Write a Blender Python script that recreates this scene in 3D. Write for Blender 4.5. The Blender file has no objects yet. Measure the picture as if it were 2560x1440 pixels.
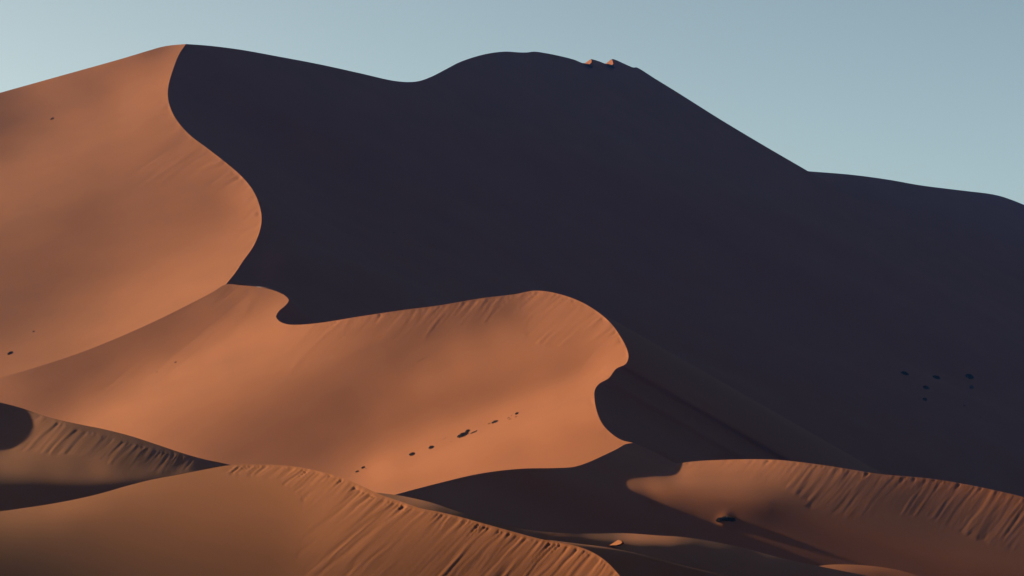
import bpy, math, random, time
import numpy as np
from mathutils import Vector, Euler
from mathutils.geometry import delaunay_2d_cdt
from mathutils.bvhtree import BVHTree

# Red sand dunes at low sun through a long lens.
CAM_Z = 40.0
F_PX, W0, H0 = 6022.0, 2560.0, 1440.0            # focal length and size of the survey photograph, in pixels
PITCH = math.atan(230.0 / F_PX)
SUN_AZ, SUN_EL = math.radians(21.0), math.radians(18.0)   # sun: left of the view, 21 degrees beyond square left
SUN = np.array([-math.cos(SUN_AZ) * math.cos(SUN_EL), math.sin(SUN_AZ) * math.cos(SUN_EL), math.sin(SUN_EL)])
SUN_GAIN = 0.88
SKY_STRENGTH = 0.05

# ------------------------------------------------------------------ camera, sky, sun, exposure
scene = bpy.context.scene
C = scene.collection
cam_data = bpy.data.cameras.new("camera")
cam = bpy.data.objects.new("camera", cam_data)
C.objects.link(cam)
cam.location = (0, 0, CAM_Z)
cam.rotation_euler = (math.pi / 2 + PITCH, 0, 0)
cam_data.sensor_width = 36.0
cam_data.lens = 36.0 * F_PX / W0
cam_data.clip_start = 1.0
cam_data.clip_end = 60000.0
scene.camera = cam

world = bpy.data.worlds.new("World")
scene.world = world
world.use_nodes = True
nt = world.node_tree
nt.nodes.clear()
wo = nt.nodes.new("ShaderNodeOutputWorld")
bg = nt.nodes.new("ShaderNodeBackground")
sky = nt.nodes.new("ShaderNodeTexSky")
sky.sky_type = 'NISHITA'
sky.sun_disc = False
sky.sun_elevation = SUN_EL
sky.sun_rotation = math.atan2(SUN[0], SUN[1])
sky.altitude = 300
sky.air_density = 0.45
sky.dust_density = 1.5
sky.ozone_density = 1.0
bg.inputs['Strength'].default_value = SKY_STRENGTH
tint = nt.nodes.new("ShaderNodeMix")                      # the camera's white balance on the sky
tint.data_type = 'RGBA'; tint.blend_type = 'MULTIPLY'
tint.inputs[0].default_value = 1.0
tint.inputs[7].default_value = (0.94, 0.84, 0.56, 1)
nt.links.new(sky.outputs[0], tint.inputs[6])
nt.links.new(tint.outputs[2], bg.inputs['Color'])
nt.links.new(bg.outputs[0], wo.inputs['Surface'])

sun_data = bpy.data.lights.new("sun", 'SUN')
sun_data.energy = 5.0
sun_data.angle = math.radians(0.53)
sun_data.color = (1.0, 0.785, 0.38)
sun = bpy.data.objects.new("sun", sun_data)
C.objects.link(sun)
sun.rotation_euler = Vector(SUN).to_track_quat('Z', 'Y').to_euler()

scene.view_settings.view_transform = 'Standard'
scene.view_settings.look = 'None'
scene.view_settings.gamma = 1.0
scene.view_settings.use_curve_mapping = False
scene.view_settings.exposure = 2.12



# ------------------------------------------------------------------ geometry helpers
def ray(x, y):
    """direction (with unit forward component) towards a direction measured in the survey photograph"""
    u = (np.asarray(x, float) - W0 / 2) / F_PX
    v = (H0 / 2 - np.asarray(y, float)) / F_PX
    c, s = math.cos(PITCH), math.sin(PITCH)
    f = c - v * s
    return np.stack([u / f, np.ones_like(f), (s + v * c) / f], -1)


def point(x, y, d):
    p = ray(x, y) * np.asarray(d, float)[..., None]
    p[..., 2] += CAM_Z
    return p


def curve(pts, step=6.0):
    """centripetal Catmull-Rom through the points (any number of columns), resampled to about `step`"""
    P = np.array(pts, float)
    if len(P) < 3:
        n = max(2, int(np.hypot(*(P[1, :2] - P[0, :2])) / step) + 1)
        return P[0] + (P[1] - P[0]) * np.linspace(0, 1, n)[:, None]
    Q = np.vstack([2 * P[0] - P[1], P, 2 * P[-1] - P[-2]])
    out = []
    for i in range(len(P) - 1):
        p0, p1, p2, p3 = Q[i:i + 4]
        t0 = 0.0
        t1 = t0 + max(np.hypot(*(p1 - p0)[:2]), 1e-3) ** 0.5
        t2 = t1 + max(np.hypot(*(p2 - p1)[:2]), 1e-3) ** 0.5
        t3 = t2 + max(np.hypot(*(p3 - p2)[:2]), 1e-3) ** 0.5
        n = max(1, int(round(np.hypot(*(p2 - p1)[:2]) / step)))
        for t in np.linspace(t1, t2, n, endpoint=False):
            a1 = (t1 - t) / (t1 - t0) * p0 + (t - t0) / (t1 - t0) * p1
            a2 = (t2 - t) / (t2 - t1) * p1 + (t - t1) / (t2 - t1) * p2
            a3 = (t3 - t) / (t3 - t2) * p2 + (t - t2) / (t3 - t2) * p3
            b1 = (t2 - t) / (t2 - t0) * a1 + (t - t0) / (t2 - t0) * a2
            b2 = (t3 - t) / (t3 - t1) * a2 + (t - t1) / (t3 - t1) * a3
            out.append((t2 - t) / (t2 - t1) * b1 + (t - t1) / (t2 - t1) * b2)
    out.append(P[-1])
    return np.array(out)


def inside(x, y, poly):
    x = np.asarray(x, float); y = np.asarray(y, float)
    r = np.zeros(x.shape, bool)
    px, py = poly[:, 0], poly[:, 1]
    for i in range(len(poly)):
        x0, y0, x1, y1 = px[i - 1], py[i - 1], px[i], py[i]
        if y0 == y1:
            continue
        c = ((y0 > y) != (y1 > y)) & (x < (x1 - x0) * (y - y0) / (y1 - y0) + x0)
        r ^= c
    return r


def dist_to(x, y, line):
    """distance to a polyline"""
    p = np.stack([np.asarray(x, float), np.asarray(y, float)], -1)
    best = np.full(p.shape[:-1], 1e18)
    for i in range(len(line) - 1):
        a, b = line[i, :2], line[i + 1, :2]
        ab = b - a
        t = np.clip(((p - a) @ ab) / max(ab @ ab, 1e-9), 0, 1)
        q = p - a - t[..., None] * ab
        best = np.minimum(best, (q * q).sum(-1))
    return np.sqrt(best)


def hashn(i, j):
    n = (i.astype(np.int64) * 374761393 + j.astype(np.int64) * 668265263) & 0xffffffff
    n = ((n ^ (n >> 13)) * 1274126177) & 0xffffffff
    return ((n ^ (n >> 16)) & 0xffff) / 32767.5 - 1.0


def noise2(x, y):
    """smooth value noise, -1..1"""
    i, j = np.floor(x), np.floor(y)
    fx, fy = x - i, y - j
    fx = fx * fx * fx * (fx * (fx * 6 - 15) + 10)
    fy = fy * fy * fy * (fy * (fy * 6 - 15) + 10)
    a, b = hashn(i, j), hashn(i + 1, j)
    c, d = hashn(i, j + 1), hashn(i + 1, j + 1)
    return (a * (1 - fx) + b * fx) * (1 - fy) + (c * (1 - fx) + d * fx) * fy


def rbf(pts, soft=0.10):
    """interpolates scattered (x, y, value) smoothly"""
    P = np.array(pts, float)
    c = P[:, :2] / 100.0
    A = np.sqrt(((c[:, None] - c[None]) ** 2).sum(-1) + 0.02)
    n = len(P)
    M = np.zeros((n + 3, n + 3))
    M[:n, :n] = A - soft * np.eye(n)
    M[:n, n] = M[n, :n] = 1
    M[:n, n + 1:] = c; M[n + 1:, :n] = c.T
    w = np.linalg.solve(M, np.concatenate([P[:, 2], [0, 0, 0]]))

    def f(x, y):
        q = np.stack([np.ravel(x), np.ravel(y)], -1) / 100.0
        d = np.sqrt(((q[:, None] - c[None]) ** 2).sum(-1) + 0.02)
        return (d @ w[:n] + w[n] + q @ w[n + 1:]).reshape(np.shape(x))
    return f


def lin(r):
    """brightness of sand, 0-255 as it looks, to the share of the sun it catches"""
    if r < 30:
        return -0.07 if r >= 0 else r / 100.0
    c = r / 255.0
    return max(((c + 0.055) / 1.055) ** 2.4 - 0.042, 0.0) / SUN_GAIN


def bases(t):
    i = np.floor(t).astype(int)
    u = t - i
    B = np.stack([(1 - u) ** 3, 3 * u ** 3 - 6 * u ** 2 + 4, -3 * u ** 3 + 3 * u ** 2 + 3 * u + 1, u ** 3], -1) / 6
    dB = np.stack([-(1 - u) ** 2, 3 * u ** 2 - 4 * u, -3 * u ** 2 + 2 * u + 1, u ** 2], -1) / 2
    return i, B, dB


def assemble(H, cols, vals, wts):
    """H += vals^T diag(wts) vals for rows given by their few columns"""
    n = H.shape[0]
    k = cols.shape[1]
    flat = (cols[:, :, None] * n + cols[:, None, :]).reshape(-1)
    v = (vals[:, :, None] * vals[:, None, :] * wts[:, None, None]).reshape(-1)
    H += np.bincount(flat, v, n * n).reshape(n, n)


def tmul(n, cols, vals, r):
    return np.bincount(cols.reshape(-1), (vals * r[:, None]).reshape(-1), n)


def band_solve(H, b, bw):
    """Cholesky of a banded symmetric matrix (destroys H)"""
    n = len(b)
    x = b.copy()
    for k in range(n):
        e = min(n, k + bw + 1)
        p = H[k, k]
        if p <= 0:
            return None
        c = H[k + 1:e, k] / p
        H[k + 1:e, k + 1:e] -= c[:, None] * H[k + 1:e, k][None]
        H[k + 1:e, k] = c
        x[k + 1:e] -= c * x[k]
    x /= np.diag(H)
    for k in range(n - 2, -1, -1):
        e = min(n, k + bw + 1)
        x[k] -= H[k + 1:e, k] @ x[k + 1:e]
    return x


class Slope:
    """A sand slope whose relief is solved so that, under the one low sun, every
    part of it tips towards or away from the light as it does in reality."""

    def __init__(self, box, knot, poly, shade, depth, nz=0.88, w_nz=0.12, w_sm=0.03, iters=12, sample=0.75, soft=0.10, follow=None):
        # follow: a crest line; heights y are then counted from that line, so that thin rims can be solved finely
        self.follow = None if follow is None else curve(follow, 6)[:, :2]
        self.x0, self.y0, x1, y1 = box
        self.kx, self.ky = knot if isinstance(knot, tuple) else (knot, knot)
        self.nx = int(math.ceil((x1 - self.x0) / self.kx)) + 4
        self.ny = int(math.ceil((y1 - self.y0) / self.ky)) + 4
        f = rbf([(a, b, lin(c)) for a, b, c in shade], soft)
        sx, sy = self.kx * sample, self.ky * sample
        gx, gy = np.meshgrid(np.arange(self.x0 + sx / 2, x1, sx), np.arange(self.y0 + sy / 2, y1, sy))
        gx, gy = gx.ravel(), gy.ravel()
        gy = gy + self.off(gx)
        m = inside(gx, gy, poly)
        gx, gy = gx[m], gy[m]
        I = np.clip(f(gx, gy), -0.45, 0.78)
        dp = np.array([(a[0], a[1], math.log(a[2]), a[3]) for a in depth])
        ny = self.ny
        n = self.nx * ny
        bw = 3 * ny + 3
        cols, _, Rx, Ry = self.rows(gx, gy)
        dc, D0, _, _ = self.rows(dp[:, 0], dp[:, 1])
        e = 0.5
        r = ray(gx, gy); hy = gy - self.off(gx)
        rx = (ray(gx + e, hy + self.off(gx + e)) - ray(gx - e, hy + self.off(gx - e))) * F_PX; ry = (ray(gx, gy + e) - ray(gx, gy - e)) * F_PX
        a = np.cross(rx, ry); b = np.cross(r, ry); c = np.cross(rx, r)
        sg = -np.sign((a * r).sum(-1))[:, None]
        a, b, c = a * sg, b * sg, c * sg
        Px, Py = Rx * F_PX, Ry * F_PX
        idx = np.arange(n).reshape(self.nx, ny)
        S0 = np.zeros((n, n))
        wx, wy = F_PX / self.kx, F_PX / self.ky
        wxy = math.sqrt(wx * wy)
        for ids, cs, w in (([idx[:, :-2], idx[:, 1:-1], idx[:, 2:]], [1, -2, 1], wy), ([idx[:-2], idx[1:-1], idx[2:]], [1, -2, 1], wx),
                        ([idx[:-1, :-1], idx[1:, 1:], idx[1:, :-1], idx[:-1, 1:]], [1.2, 1.2, -1.2, -1.2], wxy)):
            cc = np.stack([q.ravel() for q in ids], -1)
            assemble(S0, cc, np.tile(np.array(cs, float) * w, (len(cc), 1)), np.ones(len(cc)))
        D = np.zeros((n, n))
        wd = (dp[:, 3] / 0.01) ** 2
        assemble(D, dc, D0, wd)
        Db = tmul(n, dc, D0, wd * dp[:, 2])
        ns = len(gx)
        q = band_solve(S0 * 1e-3 + D + 1e-7 * np.eye(n), Db, bw)
        mu = 1e-3

        def ev(q):
            g = q[cols]
            N = a + (Px * g).sum(-1)[:, None] * b + (Py * g).sum(-1)[:, None] * c
            return N, np.sqrt((N * N).sum(-1))

        def smq(q):
            Q = q.reshape(self.nx, ny)
            t = ((Q[:, :-2] - 2 * Q[:, 1:-1] + Q[:, 2:]) ** 2).sum() * wy * wy + ((Q[:-2] - 2 * Q[1:-1] + Q[2:]) ** 2).sum() * wx * wx
            return t + 1.44 * ((Q[:-1, :-1] + Q[1:, 1:] - Q[1:, :-1] - Q[:-1, 1:]) ** 2).sum() * wxy * wxy

        def cost(q):
            N, L = ev(q)
            sh = (N @ SUN) / L - I
            z = N[:, 2] / L
            ws = np.where((I < -0.02) & (sh < 0), 0.09, 1.0)
            return 4 * (ws * sh ** 2).sum() + w_nz ** 2 * ((z - nz) ** 2).sum() + 9 * (np.minimum(z - 0.80, 0) ** 2).sum() \
                + w_sm ** 2 * smq(q) + (wd * ((D0 * q[dc]).sum(-1) - dp[:, 2]) ** 2).sum()
        best = cost(q)
        for it in range(iters):
            N, L = ev(q)

            def jac(v):
                nv = N @ v
                jp = (b @ v) / L - nv * (N * b).sum(-1) / L ** 3
                jt = (c @ v) / L - nv * (N * c).sum(-1) / L ** 3
                return nv / L, jp[:, None] * Px + jt[:, None] * Py
            s_, Js = jac(SUN)
            z_, Jz = jac(np.array([0, 0, 1.0]))
            rs = s_ - I
            ws = 4 * np.where((I < -0.02) & (rs < 0), 0.09, 1.0)
            wc = np.where(z_ < 0.80, 9.0, 0.0)
            H = w_sm ** 2 * S0 + D
            Sq = (H @ q) - Db
            assemble(H, cols, Js, ws)
            assemble(H, cols, Jz, w_nz ** 2 + wc)
            g = Sq + tmul(n, cols, Js, ws * rs) + tmul(n, cols, Jz, w_nz ** 2 * (z_ - nz) + wc * (z_ - 0.80))
            dg = np.diag(H)
            stop = True
            for _ in range(7):
                dq = band_solve(H + np.diag(mu * dg + 1e-8), -g, bw)
                if dq is not None:
                    cn = cost(q + dq)
                    if cn < best:
                        stop = best - cn < 2e-4 * best
                        q = q + dq; best = cn; mu = max(mu * 0.25, 1e-8)
                        break
                mu *= 8
            if stop:
                break
        self.q = q
        N, L = ev(q)
        e_ = (N @ SUN) / L - I
        e_ = np.where((I < -0.02) & (e_ < 0), 0, e_)
        de = np.abs(np.exp((D0 * q[dc]).sum(-1) - dp[:, 2]) - 1)
        wst = np.argsort(-np.abs(e_))[:3]
        self.info = (n, it, 'rms %.3f' % np.sqrt((e_ ** 2).mean()), 'worst', [(int(gx[k]), int(gy[k]), round(float(e_[k]), 2)) for k in wst],
                     'min nz %.2f' % (N[:, 2] / L).min(), 'depth %.3f at %d %d' % (de.max(), dp[de.argmax(), 0], dp[de.argmax(), 1]))

    def off(self, x):
        return 0.0 * x if self.follow is None else np.interp(x, self.follow[:, 0], self.follow[:, 1])

    def rows(self, x, y):
        x = np.asarray(x, float)
        tx = (x - self.x0) / self.kx
        ty = (np.asarray(y, float) - self.off(x) - self.y0) / self.ky
        tx = np.clip(tx, 0, self.nx - 3.001); ty = np.clip(ty, 0, self.ny - 3.001)
        i, B, dB = bases(tx); j, C, dC = bases(ty)
        i = np.clip(i, 0, self.nx - 4); j = np.clip(j, 0, self.ny - 4)
        col, R, X, Y = [], [], [], []
        for p in range(4):
            for q in range(4):
                col.append((i + p) * self.ny + j + q)
                R.append(B[:, p] * C[:, q])
                X.append(dB[:, p] * C[:, q] / self.kx)
                Y.append(B[:, p] * dC[:, q] / self.ky)
        return np.stack(col, -1), np.stack(R, -1), np.stack(X, -1), np.stack(Y, -1)

    def depth(self, x, y):
        sh = np.shape(x)
        x, y = np.ravel(x).astype(float), np.ravel(y).astype(float)
        c, R, _, _ = self.rows(x, y)
        return np.exp((R * self.q[c]).sum(-1)).reshape(sh)

    def xyz(self, x, y):
        return point(x, y, self.depth(x, y))
# ------------------------------------------------------------------ the dunes, as surveyed
# crest lines: x, y (bearing) and distance in metres
CREST_A = [(465, 110, 1500), (448, 135, 1480), (432, 175, 1450), (421, 215, 1420), (420, 245, 1400), (428, 275, 1375),
           (445, 305, 1350), (475, 338, 1320), (520, 372, 1290), (565, 407, 1258), (605, 442, 1232), (633, 477, 1208),
           (649, 515, 1187), (654, 548, 1168), (648, 582, 1150), (632, 618, 1135), (608, 652, 1118), (588, 682, 1103),
           (565, 711, 1088), (530, 760, 1060), (490, 820, 1030), (450, 900, 990)]
SKY_A = [(-260, 300, 1560), (-120, 266, 1550), (0, 232, 1540), (150, 190, 1530), (300, 148, 1518), (370, 127, 1510), (405, 117, 1505), (430, 113, 1503), (465, 110, 1500)]
CREST_C = [(-260, 1010, 720), (-120, 985, 760), (0, 945, 820), (100, 915, 858), (200, 882, 900), (300, 842, 945), (400, 797, 995), (480, 757, 1040), (530, 731, 1065), (565, 711, 1082),
           (600, 713, 1082), (650, 718, 1077), (690, 728, 1070), (715, 741, 1062), (722, 751, 1056), (714, 763, 1050),
           (697, 778, 1043), (690, 791, 1038), (697, 802, 1036), (715, 810, 1035), (740, 812, 1035), (800, 807, 1040), (900, 791, 1046),
           (1000, 776, 1052), (1100, 763, 1058), (1200, 746, 1064), (1290, 735, 1066), (1332, 727, 1066), (1370, 729, 1062),
           (1430, 745, 1050), (1480, 770, 1036), (1525, 806, 1020), (1552, 843, 1006), (1568, 875, 995), (1571, 895, 988),
           (1564, 910, 982), (1540, 922, 976), (1522, 945, 970), (1497, 960, 966), (1487, 975, 962), (1486, 995, 956),
           (1492, 1028, 944), (1506, 1060, 932), (1530, 1085, 920), (1554, 1100, 910), (1582, 1107, 902)]
CREST_C2 = [(1582, 1107, 902), (1562, 1111, 897), (1545, 1121, 888), (1510, 1138, 872), (1470, 1156, 855), (1435, 1167, 835), (1390, 1170, 812),
            (1300, 1172, 765), (1200, 1184, 718), (1100, 1207, 676), (990, 1236, 636), (900, 1262, 610), (800, 1292, 585)]
CREST_E = [(1690, 1159, 885), (1740, 1153, 880), (1820, 1149, 876), (1890, 1148, 870), (1950, 1150, 862), (2060, 1163, 842), (2130, 1174, 828), (2200, 1185, 815),
           (2270, 1191, 802), (2330, 1197, 790), (2400, 1208, 774), (2480, 1224, 757), (2560, 1243, 740), (2680, 1278, 712), (2800, 1318, 690)]
SKY_J = [(-160, 972, 600), (0, 1006, 560), (60, 1022, 548), (100, 1036, 540), (150, 1050, 530), (210, 1063, 520), (260, 1073, 513), (330, 1091, 503), (400, 1114, 493), (460, 1134, 484), (510, 1148, 478), (575, 1162, 470), (640, 1182, 462), (760, 1230, 450)]
SKY_F = [(-160, 1284, 392), (0, 1278, 402), (60, 1270, 406), (120, 1261, 410), (190, 1248, 415), (250, 1234, 420), (320, 1214, 425), (380, 1199, 430), (440, 1188, 434), (500, 1176, 440), (575, 1163, 447), (640, 1161, 450), (700, 1163, 450), (760, 1170, 447),
         (820, 1184, 442), (870, 1200, 437), (915, 1220, 432), (950, 1236, 428), (1000, 1253, 423), (1050, 1270, 417), (1100, 1280, 412), (1150, 1292, 407),
         (1200, 1306, 402), (1250, 1320, 397), (1300, 1334, 392), (1350, 1347, 387), (1400, 1357, 382), (1440, 1365, 378), (1480, 1380, 372), (1515, 1403, 366), (1550, 1440, 358), (1585, 1490, 350), (1620, 1550, 342)]

SHADE_A = """0,260,118 0,340,118 100,270,135 130,330,148 250,230,138 380,150,130 430,120,140 250,180,150 100,215,148 450,130,170 420,180,172
380,170,165 330,230,170 300,280,168 200,330,160 100,400,158 0,480,155 400,300,162 350,400,152 450,370,150 250,450,142 400,500,145 560,420,160
500,450,150 600,480,170 640,550,180 540,520,145 560,560,160 200,550,133 300,560,140 0,570,138 0,700,128 100,650,132 200,650,135 300,650,145
400,640,158 500,620,165 580,620,178 600,660,182 520,690,182 450,700,180 350,720,172 250,720,150 100,750,128 0,800,125 150,800,145 300,780,175
200,850,165 100,880,158 0,860,140 0,920,155 450,750,183 350,800,180 -200,400,150 -200,600,140 -200,800,130 -200,300,130 400,900,170 300,1000,160 0,1050,150 -200,1000,140"""
SHADE_C = """500,760,142 300,870,136 200,920,132 100,960,130 0,960,150 0,990,140 100,1010,135 600,740,150 400,1000,183 500,950,180 600,900,180 700,850,185 750,840,180 800,860,170
850,830,165 900,850,150 950,800,150 1000,800,140 1100,780,133 1200,770,128 1280,760,133 1000,850,135 1100,830,130 1200,810,128 1270,780,128 1150,850,150 1250,830,160 1000,900,135
900,920,138 850,1000,130 750,1000,140 650,1000,155 600,1050,150 500,1050,165 400,1060,172 700,1100,130 600,1120,135 500,1110,148 800,1100,132 900,1060,138 950,1000,145 1050,950,158
1150,900,165 1250,880,165 1350,900,165 1400,930,162 1300,960,160 1200,1000,155 1100,1020,155 1000,1060,150 900,1110,150 1340,740,160 1400,770,165 1450,800,172 1500,850,180 1550,880,190
1350,800,165 1400,850,168 1470,890,172 1500,910,192 1520,930,200 1400,970,185 1300,1010,185 1200,1050,187 1100,1100,188 1000,1140,185 900,1180,180 1100,1110,195 1480,970,200 1450,1030,195
1350,1080,195 1200,1120,190 1100,1160,187 1000,1200,182 1300,1140,180 1400,1130,180 1480,1120,178 1500,1090,175 1440,1080,180 1550,1100,178 1200,1170,185 1000,1230,182 820,1140,140 850,1160,160
870,1180,165 -200,1000,150 -200,1150,150 200,1150,160 500,1200,150 800,1250,160 666,748,156 647,716,141 690,788,186 586,791,156 567,759,141 610,831,186 506,838,156 487,806,141
530,878,186 426,881,156 407,849,141 450,921,186 346,926,156 327,894,141 370,966,186 266,976,156 247,944,134 290,1016,186 186,1023,156 167,991,134 210,1063,186 950,1165,202
939,1137,176 925,1099,154 959,1189,193 1060,1125,202 1049,1097,176 1035,1059,154 1069,1149,193 1160,1085,202 1149,1057,176 1135,1019,154 1169,1109,193 1260,1045,202 1249,1017,176 1235,979,154
1269,1069,193 1360,1005,202 1349,977,176 1335,939,166 1369,1029,193 1450,972,202 1439,944,176 1425,906,166 1459,996,193"""
SHADE_V = """1050,1240,0 1200,1220,-2 1400,1195,-2 1470,1175,-2 1550,1150,-2 1600,1145,-2 1640,1150,-2 1675,1165,-2 1665,1180,-2 1500,1190,-2 1490,1210,-2 1580,1260,0 1700,1310,0 1850,1375,0 1300,1280,0 1500,1320,0 
1450,1240,0 1400,1300,0 1750,1360,0 1950,1420,0 1100,1330,0 1600,1130,-2 1200,1320,0 1350,1370,0 1600,1370,0 1640,1268,50 1740,1316,56 1860,1360,64 1980,1402,68 1800,1338,64 1900,1372,68
1700,1172,165 1800,1160,165 1900,1160,158 1530,1204,110 1545,1203,130 1580,1202,145 1620,1199,150 1560,1213,115 1518,1199,-2 1535,1196,-2 1560,1193,-2 1590,1189,-2 1620,1185,-2 1650,1180,-2 1512,1208,-2 1540,1218,20 1600,1248,20 1650,1205,145 1750,1195,145 1850,1200,145 1950,1190,140 1600,1224,95 1700,1240,112 1700,1268,85
1800,1240,115 1900,1230,112 1790,1275,95 1900,1280,72 1950,1260,72 2000,1250,82 2000,1200,115 2050,1180,120 2100,1210,98 2200,1220,88
2300,1230,85 2400,1260,92 2500,1290,95 2560,1280,105 2450,1230,110 2050,1280,80 2150,1300,80 2250,1300,82 2100,1350,80 2200,1380,82 2400,1350,88
2500,1400,88 2000,1350,76 1950,1330,76 1900,1345,72 1800,1315,72 2200,1450,80 2600,1450,88 2700,1350,100 1850,1310,74 2000,1400,70 2400,1450,88"""
SHADE_J = """0,1020,-2 30,1025,-2 62,1028,-2 50,1040,-2 30,1060,-2 22,1085,-2 12,1105,-2 -12,1116,-2 0,1060,-2 -60,1020,-2 -60,1100,-2 -130,1020,-2 -130,1110,-2 84,1033,100 72,1047,100 52,1067,102 42,1090,105 30,1112,110 8,1131,120 85,1045,150 60,1085,110 45,1115,130 20,1132,125 150,1090,118 250,1130,105 150,1120,115 350,1150,78
300,1120,98 330,1125,80 420,1160,45 470,1145,30 510,1155,15 540,1160,10 400,1140,50 100,1039,110 200,1062,90 300,1088,85 400,1118,80 450,1134,70
0,1145,128 100,1150,114 200,1155,100 300,1172,76 400,1176,82 0,1170,108 100,1175,98 200,1176,88 250,1186,125 350,1188,120 450,1182,95 100,1195,95
0,1195,88 50,1197,92 150,1194,108 200,1192,115 300,1190,124 400,1190,112 450,1188,98 300,1176,76 350,1172,72 0,1228,0 50,1226,0 100,1226,0 150,1224,0 200,1224,0 250,1221,0 300,1216,0 350,1209,0 400,1203,10 0,1270,0 200,1270,0 -100,1150,120 -100,1190,90 -100,1240,0 500,1190,60 600,1220,40 400,1230,10"""
SHADE_F = """0,1283,130 60,1275,140 120,1267,150 200,1251,155 300,1225,150 400,1200,145 500,1180,140 0,1310,108 100,1300,112 200,1290,115 300,1260,120 400,1230,135 500,1210,140 600,1200,138 650,1230,140
700,1200,145 600,1250,135 500,1250,130 400,1270,122 300,1300,115 200,1330,100 100,1350,92 0,1350,88 0,1400,74 0,1440,66 100,1420,76 200,1400,88
300,1380,98 400,1350,108 500,1320,118 600,1310,122 700,1300,130 700,1350,120 600,1380,110 500,1400,102 400,1420,95 300,1440,88 600,1430,103
700,1420,108 760,1190,160 800,1220,155 850,1250,155 900,1260,150 950,1290,145 1000,1280,150 800,1300,148 850,1350,140 800,1400,130 900,1320,140
1000,1350,125 950,1400,118 1100,1320,135 1100,1380,118 1050,1430,115 1200,1350,130 1200,1400,112 1300,1370,125 1300,1420,118 1400,1390,138
1400,1430,130 1480,1400,150 1500,1430,150 600,1170,150 700,1175,155 0,1550,60 400,1550,88 800,1550,115 1200,1550,110 1560,1520,150"""


def shade(t):
    return [tuple(float(v) for v in q.split(',')) for q in t.split()]


def c2(l):
    return [(a, b) for a, b, _ in l]


def outline(*parts):
    return np.array([p[:2] for part in parts for p in part])
SKY_M = [(465, 110), (520, 114), (600, 124), (700, 142), (800, 161), (900, 183), (985, 202), (1025, 205), (1050, 202), (1080, 191), (1115, 173), (1150, 155),
         (1210, 136), (1262, 129), (1300, 131), (1318, 131), (1335, 129), (1365, 133), (1400, 140), (1435, 149), (1461, 158), (1470, 152.5), (1478, 147.5), (1486, 149.5), (1500, 154), (1515, 159), (1522, 153), (1530, 147.5), (1540, 150), (1560, 159), (1585, 169), (1590, 168), (1640, 198),
         (1700, 235), (1800, 298), (1900, 358), (2022, 429), (2130, 492), (2240, 548), (2350, 604), (2450, 652), (2560, 705), (2690, 765), (2830, 825)]
SKY_FAR = [(1850, 410), (1950, 422), (2020, 428), (2130, 437), (2220, 449), (2300, 463), (2420, 478), (2470, 484), (2500, 490), (2530, 500), (2560, 512), (2640, 548), (2760, 600), (2850, 640)]
SKY_R = [(925, 1230), (955, 1233), (1000, 1239), (1035, 1246), (1080, 1257), (1130, 1274), (1180, 1290), (1240, 1307), (1300, 1321), (1350, 1328), (1400, 1332), (1480, 1334), (1560, 1333), (1650, 1339), (1700, 1342), (1760, 1350), (1850, 1368), (1950, 1394), (2050, 1416), (2200, 1446), (2400, 1490), (2600, 1530)]
SKY_U = [(1990, 1432), (2030, 1419), (2060, 1413), (2100, 1411), (2170, 1414), (2240, 1424), (2300, 1441), (2360, 1462), (2440, 1490)]
SHADE_M = """600,200,-30 900,300,-28 1270,200,-32 1600,300,-30 1900,500,-30 2200,700,-28 2500,900,-25 700,500,-30 900,650,-22 1300,650,-28 1500,900,-22 1800,900,-24 2200,1100,-22 2600,1200,-22 700,800,-25 1200,500,-30 700,1100,-20 1200,1100,-20 1000,450,-30 2700,800,-28"""
SHADE_R = """990,1242,120 1040,1256,122 1080,1268,95 1120,1285,60 1100,1260,70 1180,1302,25 1250,1318,12 1300,1325,35 1350,1332,75 1400,1336,98 1480,1339,118 1560,1339,122 1650,1345,112 1700,1349,95 1760,1356,72 1850,1374,48 1950,1400,35
1400,1345,25 1450,1348,20 1480,1352,0 1440,1356,0 1350,1342,10 1540,1347,60 1560,1352,45 1600,1353,80 1640,1357,60 1700,1362,20 1560,1366,10 1600,1364,40 1600,1376,0 1650,1372,0 1750,1374,0 1850,1390,0
1250,1335,0 1150,1310,0 1200,1335,0 1050,1290,20 1000,1280,60 1500,1375,0 1400,1375,0 1700,1400,0 1900,1430,0 2050,1440,0 2200,1470,0 1300,1380,0 1950,1414,0 2050,1423,20 1600,1450,0 2400,1530,0 1500,1362,0 1750,1366,10 1850,1383,10"""
SHADE_U = "2010,1430,100 2060,1420,135 2100,1418,138 2170,1421,125 2240,1431,105 2300,1448,90 2150,1432,95 2200,1445,70 2100,1432,110 2200,1480,40 2300,1490,40"
# ------------------------------------------------------------------ solve the five sunlit slopes
def every(l, n, w=1.0):
    return [(a, b, d, w) for a, b, d in curve(l, 25)[::n]]


def tied(l, s, w, extra=0.0):
    """points of a crest line that must meet another slope (or stay `extra` metres behind it)"""
    c = curve([q[:2] for q in l], 20)
    return [(a, b, float(s.depth(a, b)) + extra, w) for a, b in c]


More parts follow.
